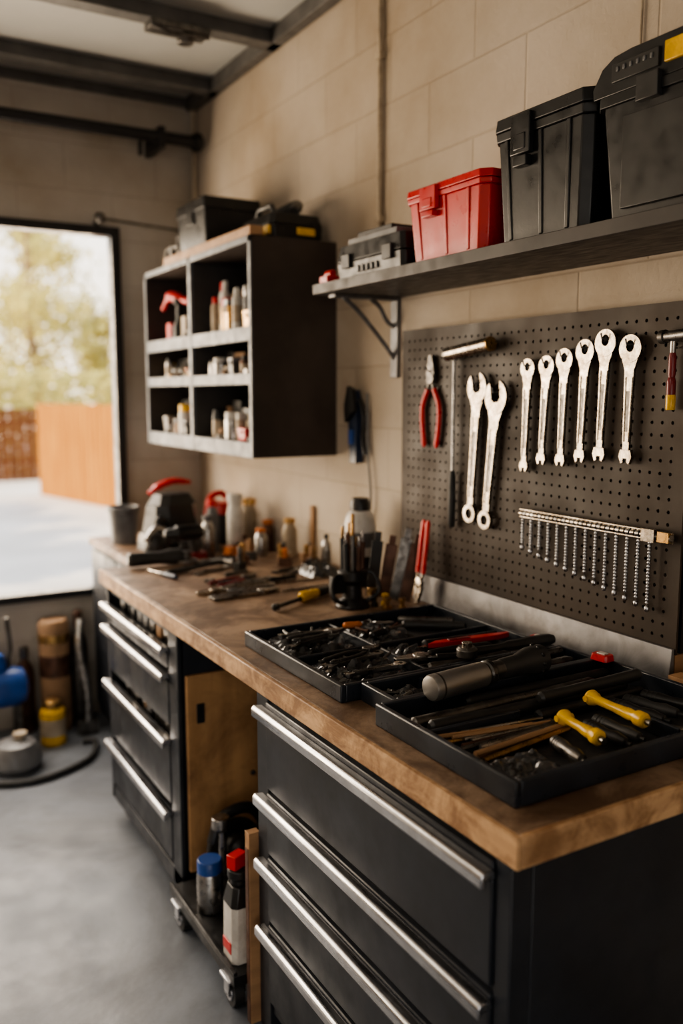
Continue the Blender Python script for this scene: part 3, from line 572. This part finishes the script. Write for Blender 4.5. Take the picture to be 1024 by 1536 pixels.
b=B('wood_block',FLAT(1.513,1.135,Z));b.cb((0,0,.022),(.04,.13,.044),wood);b.cyl((-.0005,.03,.0441),(-.0005,.03,.0446),.006,iron);b.done(.002)
# ---------------------------------------------------------------- bench props
screwdriver('marking_knife',FLAT(.99,2.826,Z,math.atan2(.184,-.045)),.19,navy,worn,r=.009,hl=.1)
b=pliers('long_nose_pliers',FLAT(1.03,2.575,Z,pi/2+.12),.27,worn,chrome,1.1);b.done(.001)
b=pliers('locking_pliers',FLAT(1.16,2.50,Z,-pi/2+.1),.24,worn,worn,.5);b.done(.001)
bar('steel_rod',1.22,2.475,1.42,2.48,.004,Z+.005,worn);bar('steel_rod',1.12,2.61,1.42,2.59,.004,Z+.005,chrome)
b=pliers('small_pliers',FLAT(1.08,2.72,Z,.9),.12,blk,iron,1);b.done(.001)
b=pliers('combination_pliers',FLAT(1.20,2.72,Z,-1.2),.20,dred,iron,1.1);b.done(.001)
b=pliers('combination_pliers',FLAT(1.18,3.04,Z+.002,1.9),.20,blk,iron,1.0);b.done(.001)
flatw(1.30,2.66,Z,-.9,.17,worn,.02);flatw(1.33,2.76,Z,-1.35,.16,iron,.02);flatw(1.08,2.86,Z,-1.1,.17,worn,.02)
def hammer(X,hm,wm):
    b=B('claw_hammer',X);b.tube(smooth([(0,0,.012),(.09,0,.012),(.18,0,.014),(.26,0,.014)]),[.013]*5+[.010]*8,wm,flat=.8)
    b.lathe([(.014,0),(.015,.02),(.010,.026),(.011,.055)],(.27,-.055,.015),(0,1,0),hm,16);b.loft([[(.258,0,.004),(.282,0,.004),(.282,0,.026),(.258,0,.026)],[(.262,.035,.006),(.284,.035,.006),(.284,.035,.020),(.262,.035,.020)],[(.25,.07,.006),(.27,.072,.006),(.27,.072,.010),(.25,.07,.010)]],hm);b.done(.001)
hammer(FLAT(.98,2.90,Z,.35),iron,blk)
b=B('yellow_collar_screwdriver',FLAT(1.084,2.26,Z,math.atan2(.14,.29)))
b.lathe([(.006,0),(.011,.003),(.011,.018),(.007,.024),(.006,.12),(.009,.13)],(0,0,.013),(1,0,0),blk,14);b.lathe([(.010,.13),(.017,.14),(.017,.165),(.014,.175),(.016,.19),(.014,.215)],(0,0,.017),(1,0,0),yel,16);b.lathe([(.012,.215),(.014,.23),(.013,.28),(.008,.29)],(0,0,.015),(1,0,0),blk,14);b.done()
b=B('bit_holder_stand',FLAT(1.315,2.20,Z))
b.lathe([(.05,0),(.052,.006),(.046,.02),(.03,.03),(.028,.07),(.045,.085),(.045,.11),(.038,.115)],(0,0,0),(0,0,1),blk,20)
for i in range(9):
    a=i*2*pi/9;r=.028;h=random.uniform(.19,.27);b.cyl((r*math.cos(a),r*math.sin(a),.11),(r*1.1*math.cos(a),r*1.1*math.sin(a),h*.86),.0075,random.choice([brass,rust,iron,blk]),n=10).cyl((r*1.1*math.cos(a),r*1.1*math.sin(a),h*.86),(r*1.1*math.cos(a),r*1.1*math.sin(a),h),.004,random.choice([brass,worn]),n=8)
b.cyl((0,0,.11),(0,0,.28),.006,brass);b.cb((-.045,.01,.07),(.04,.03,.05),blk);b.tube(smooth([(-.04,-.03,.02),(-.08,-.03,.04),(-.07,-.01,.09),(-.03,0,.1)]),.007,blk);b.tube(smooth([(.03,-.03,.02),(.07,-.04,.05),(.06,-.02,.10),(.03,0,.1)]),.007,blk);b.cb((.055,-.02,.035),(.02,.02,.04),brass);b.done(.001)
for (x,y,r,mt) in [(1.385,2.12,.016,brass),(1.41,2.165,.012,yel),(1.42,2.09,.012,brass),(1.375,2.17,.011,blk)]:
    b=B('brass_fitting',FLAT(x,y,Z));b.lathe([(r,0),(r,.012),(r*.6,.014),(r*.6,.026),(r*.9,.028),(r*.9,.036)],(0,0,0),(0,0,1),mt,8);b.done(.0008)
for i,(x,y,h,mt,tl,tw) in enumerate([(1.43,2.275,.21,blk2,.05,.10),(1.45,2.24,.20,rust,-.04,.16),(1.47,2.205,.225,iron,-.1,.2),(1.485,2.175,.21,rust,-.14,.24)]):
    b=B('flat_file');b.X=Matrix.Translation((x,y,Z))@Matrix.Rotation(-.5,4,'Z')@Matrix.Rotation(tw,4,'Y')@Matrix.Rotation(tl,4,'X');b.prism([(-.018,.0),(.018,.0),(.018,.006),(-.018,.006)],.004,h*.86,mt);b.prism([(-.010,.001),(.010,.001),(.010,.005),(-.010,.005)],h*.86,h,mt);b.done(.001)
b=pliers('red_handle_pliers',frame((1.505,2.115,Z+.068),(0,-1,0),(-.12,0,-.992),(-.992,0,.12)),.25,red,chrome,.45);b.done(.001)
b=B('spray_bottle',FLAT(1.50,2.46,Z));b.lathe([(.05,0),(.055,.005),(.055,.09),(.052,.1)],(0,0,0),(0,0,1),blk,24);b.lathe([(.052,.1),(.054,.12),(.054,.2),(.045,.235),(.032,.25)],(0,0,0),(0,0,1),white,24);b.lathe([(.034,.25),(.034,.275),(.026,.29)],(0,0,0),(0,0,1),blk,20);b.lathe([(.0545,.13),(.0545,.18)],(0,0,0),(0,0,1),gry,24);b.done(.001)
film('plastic_parts_bag',1.40,1.52,2.60,2.74,12,.045,z0=Z)
bottle('glue_bottle',1.55,2.78,Z,.018,.12,worn,blk)
rnd=random.Random(21);spots=[(1.24,2.86),(1.42,2.86),(1.50,2.80),(1.45,2.93),(1.30,2.97),(1.53,2.90),(1.36,3.04)]
for i,(x,y) in enumerate(spots):
    b=B('wooden_peg_block',FLAT(x,y,Z,rnd.random()*3));b.cb((0,0,.016),(.045,.026,.032),rnd.choice([wood,cardb,iron,blk2,rust]));b.cyl((0,0,.03),(0,0,.06+rnd.random()*.04),.009,rnd.choice([brass,wood,worn,iron,orange]));b.cyl((.015,0,.03),(.015,0,.06+rnd.random()*.02),.006,rnd.choice([brass,wood,blk]));b.done(.001)
b=B('angle_grinder',FLAT(1.00,3.09,Z,-.05));b.lathe([(.018,0),(.026,.01),(.024,.12),(.03,.16),(.03,.2)],(-.1,0,.032),(1,0,0),blk2,18);b.lathe([(.045,0),(.045,.006)],(.12,0,.01),(0,0,1),worn,24).cyl((.12,0,.012),(.12,0,.05),.02,iron);b.done(.001)
for (x,y,a,mt) in [(1.15,2.78,.3,iron),(1.17,2.64,.2,worn),(1.25,2.635,.0,blk)]:
    bar('steel_punch',x,y,x+.10*math.cos(a),y+.10*math.sin(a),.008,Z+.009,mt)
for (x,y,r,h,mt,cp) in [(1.53,3.04,.030,.15,cream,brass),(1.43,3.09,.026,.11,worn,orange)]:
    bottle('workshop_bottle',x,y,Z,r,h,mt,cp,label=None,neck=.6)
b=B('wooden_batten');b.box((1.585,2.95,.918),(1.5985,2.975,1.12),wood).done(.001)
# storage cabinet clutter
Z2=.89
b=B('bench_vacuum',FLAT(1.25,3.62,Z2,.3))
b.tbox((0,0),0,.07,(.26,.22),(.24,.20),gry,.04).tbox((0,0),.07,.19,(.23,.18),(.20,.15),blk,.04).tbox((.01,0),.19,.235,(.20,.15),(.15,.11),blk2,.03)
b.tube(smooth([(-.12,-.02,.245),(-.06,-.01,.272),(.02,0,.285),(.10,0,.275)]),[.016]*3+[.024]*8+[.018]*3,red,flat=.6)
b.tube(smooth([(-.09,-.08,.12),(-.15,-.12,.14),(-.14,-.14,.05),(-.05,-.16,.03)]),.018,blk);b.cb((-.12,0,.05),(.02,.10,.04),white);b.done(.004)
b=B('red_blower',FLAT(1.49,3.64,Z2,.1));b.tbox((0,0),0,.13,(.14,.16),(.12,.14),blk,.03);b.tbox((0,0),.13,.18,(.12,.13),(.10,.10),red,.03);b.tube(smooth([(-.07,0,.12),(-.05,0,.20),(0,0,.22),(.04,0,.19)]),.014,red);b.done(.005)
for (x,y,r,h,mt,cp,nk) in [(1.43,3.34,.036,.25,white,white,.75),(1.52,3.40,.034,.22,cream,brass,.7),(1.30,3.32,.030,.17,worn,gry,.6),(1.36,3.42,.028,.22,gry,red,.6),(1.55,3.28,.026,.14,rust,orange,.7),(1.22,3.36,.026,.12,blk2,worn,.7)]:
    bottle('workshop_bottle',x,y,Z2,r,h,mt,cp,label=None,neck=nk)
b=B('power_sander',FLAT(1.10,3.38,Z2,.5));b.box((-.06,-.04,0),(.06,.04,.03),gry).lathe([(.045,.03),(.05,.05),(.04,.08),(.025,.1)],(0,0,0),(0,0,1),blk2,18);b.tube(smooth([(-.05,0,.08),(0,0,.12),(.06,0,.10),(.07,0,.04)]),.016,worn);b.done(.003)
b=B('orange_driver_case',FLAT(1.40,3.24,Z2,.2));b.tbox((0,0),0,.05,(.12,.06),(.115,.055),orange,.008);b.cb((0,0,.055),(.05,.02,.012),blk);b.cyl((.03,0,.05),(.03,0,.09),.01,rust);b.done(.002)
b=B('cordless_drill',FLAT(1.16,3.24,Z2));b.lathe([(.012,0),(.02,.01),(.022,.04),(.030,.05),(.030,.14),(.022,.155)],(-.07,0,.12),(1,0,0),blk,18);b.tube([(.04,0,.11),(.055,0,.04)],.018,blk2);b.cb((.05,0,.02),(.09,.06,.04),dred);b.done(.003)
b=B('waste_bin');b.X=FLAT(1.10,3.82,Z2);b.lathe([(.055,0),(.068,.14),(.073,.145),(.073,.165),(.064,.165),(.06,.15)],(0,0,0),(0,0,1),gry,24);b.done()
# ---------------------------------------------------------------- trolley props
jar('blue_lid_jar',.835,2.17,.115,.037,.15,worn,blue)
b=B('lubricant_jug',FLAT(.825,1.94,.115));b.tbox((0,0),0,.15,(.070,.080),(.066,.076),white,.012).tbox((0,0),.15,.20,(.070,.078),(.05,.06),blk,.012).lathe([(.022,.2),(.022,.215),(.03,.22),(.03,.24),(.02,.245)],(0,0,0),(0,0,1),blk,16).cb((-.005,.0,.262),(.045,.03,.036),red,rz=.4).cb((-.0355,0,.04),(.004,.05,.03),red).tube(smooth([(-.0,.035,.19),(0,.055,.17),(0,.055,.1),(0,.037,.06)]),.008,blk);b.done(.002)
b=B('circular_saw',FLAT(.96,2.26,.116));b.box((-.11,-.06,0),(.12,.06,.010),iron).lathe([(.08,-.012),(.085,-.006),(.085,.006),(.08,.012)],(0,.03,.10),(0,1,0),blk2,24).lathe([(.045,0),(.048,.02),(.045,.06),(.03,.075)],(0,.02,.11),(0,-1,0),blk,20).tube(smooth([(-.08,0,.14),(-.05,0,.21),(.03,0,.225),(.08,0,.17),(.09,0,.08)]),.017,blk).lathe([(.018,0),(.028,.01),(.026,.04)],(-.065,-.03,.19),(0,0,1),worn,14).cyl((-.06,-.03,.0),(-.06,-.03,.2),.012,worn);b.done(.002)
b=B('paint_can',FLAT(.98,2.06,.115));b.lathe([(.055,0),(.057,.004),(.055,.008),(.055,.13),(.058,.135),(.058,.14),(.05,.14),(.048,.135)],(0,0,0),(0,0,1),worn,24);b.lathe([(.0555,.03),(.0555,.1)],(0,0,0),(0,0,1),navy,24);b.done()
b=B('metal_canister',FLAT(1.18,2.2,.115));b.lathe([(.05,0),(.052,.2),(.04,.23),(.03,.25)],(0,0,0),(0,0,1),iron,20);b.done()
# ---------------------------------------------------------------- floor clutter under window
b=B('air_compressor',FLAT(.56,3.96,0));b.lathe([(.03,0),(.075,.02),(.088,.06),(.088,.20),(.075,.24),(.03,.26)],(-.13,0,.27),(1,0,0),blue,24);b.tube(smooth([(.05,0,.34),(.05,0,.4),(.06,0,.45),(.05,0,.58)]),.010,iron);b.lathe([(.04,.34),(.045,.38),(.03,.42)],(0,0,0),(0,0,1),blue,16)
for xx in (-.1,.08):
    for yy in (-.06,.06): b.cyl((xx,yy,0),(xx,yy,.2),.012,iron)
b.done()
b=B('cloth_sack',FLAT(.58,3.70,0));b.lathe([(.09,0),(.11,.03),(.105,.07),(.08,.11),(.04,.125)],(0,0,0),(0,0,1),gry,14);b.lathe([(.02,0),(.03,.03)],(.02,0,.12),(0,0,1),cream,10);b.done()
spray('paint_bucket',.775,3.90,0,.055,.20,yel,brass)
b=B('cardboard_tube',FLAT(.83,4.07,0));b.lathe([(.065,0),(.07,.02),(.07,.50),(.058,.52)],(0,0,0),(0,0,1),cardb,20);b.lathe([(.071,.26),(.071,.36)],(0,0,0),(0,0,1),rust,20);b.lathe([(.072,.42),(.072,.46)],(0,0,0),(0,0,1),brass,20);b.done()
bottle('gas_cylinder',.945,4.09,0,.04,.54,iron,rust)
bottle('gas_cylinder',.70,4.10,0,.04,.40,rust,iron)
b=B('shop_broom_head',FLAT(.94,3.93,0));b.tube(smooth([(0,0,0.01),(.0,0,.2),(-.02,.04,.4),(0,.08,.52)]),.018,worn);b.box((-.05,-.02,0),(.04,.02,.06),iron);b.done()
b=B('air_hose');b.tube(smooth([(.35,3.62,.014),(.6,3.50,.014),(.85,3.60,.014),(.93,3.78,.014),(.88,3.81,.014)]),.013,rub);b.done()
# ---------------------------------------------------------------- lights
w=bpy.data.worlds.new('world');SC.world=w;w.use_nodes=True;nt=w.node_tree;N=nt.nodes;L=nt.links;bg=N['Background']
tc=N.new('ShaderNodeTexCoord');sp=N.new('ShaderNodeSeparateXYZ');L.new(tc.outputs['Generated'],sp.inputs[0]);rp=N.new('ShaderNodeValToRGB')
rp.color_ramp.elements[0].position=0;rp.color_ramp.elements[0].color=(1,.86,.68,1);rp.color_ramp.elements[1].position=.6;rp.color_ramp.elements[1].color=(.74,.85,1,1)
L.new(sp.outputs['Z'],rp.inputs[0]);L.new(rp.outputs[0],bg.inputs[0]);bg.inputs[1].default_value=3.0
s=bpy.data.lights.new('sun','SUN');so=bpy.data.objects.new('sun',s);SC.collection.objects.link(so);s.energy=9;s.color=(1,.80,.54);s.angle=.01
so.rotation_euler=Vector((.80,.22,-.50)).to_track_quat('-Z','Y').to_euler()
def area(n,loc,d,sx,sy,e,c):
    l=bpy.data.lights.new(n,'AREA');l.shape='RECTANGLE';l.size=sx;l.size_y=sy;l.energy=e;l.color=c;o=bpy.data.objects.new(n,l);SC.collection.objects.link(o);o.location=loc;o.rotation_euler=Vector(d).to_track_quat('-Z','Y').to_euler();return o
area('added_key_light',(-1.9,.95,CZ-.08),(0,0,-1),.26,1.4,36,(1,.88,.74))  # added key light, brightens the interior from an invented fixture
area('garage_door_daylight',(-1.6,-3.1,1.15),(.25,1,.02),2.7,2.1,16,(.86,.93,1))
area('window_daylight',(-.3,4.32,1.45),(.1,-1,-.14),2.9,1.6,140,(1,.80,.58))
SC.view_settings.view_transform='AgX'
try: SC.view_settings.look='AgX - Medium High Contrast'
except Exception as e: print(e)
SC.view_settings.exposure=.05
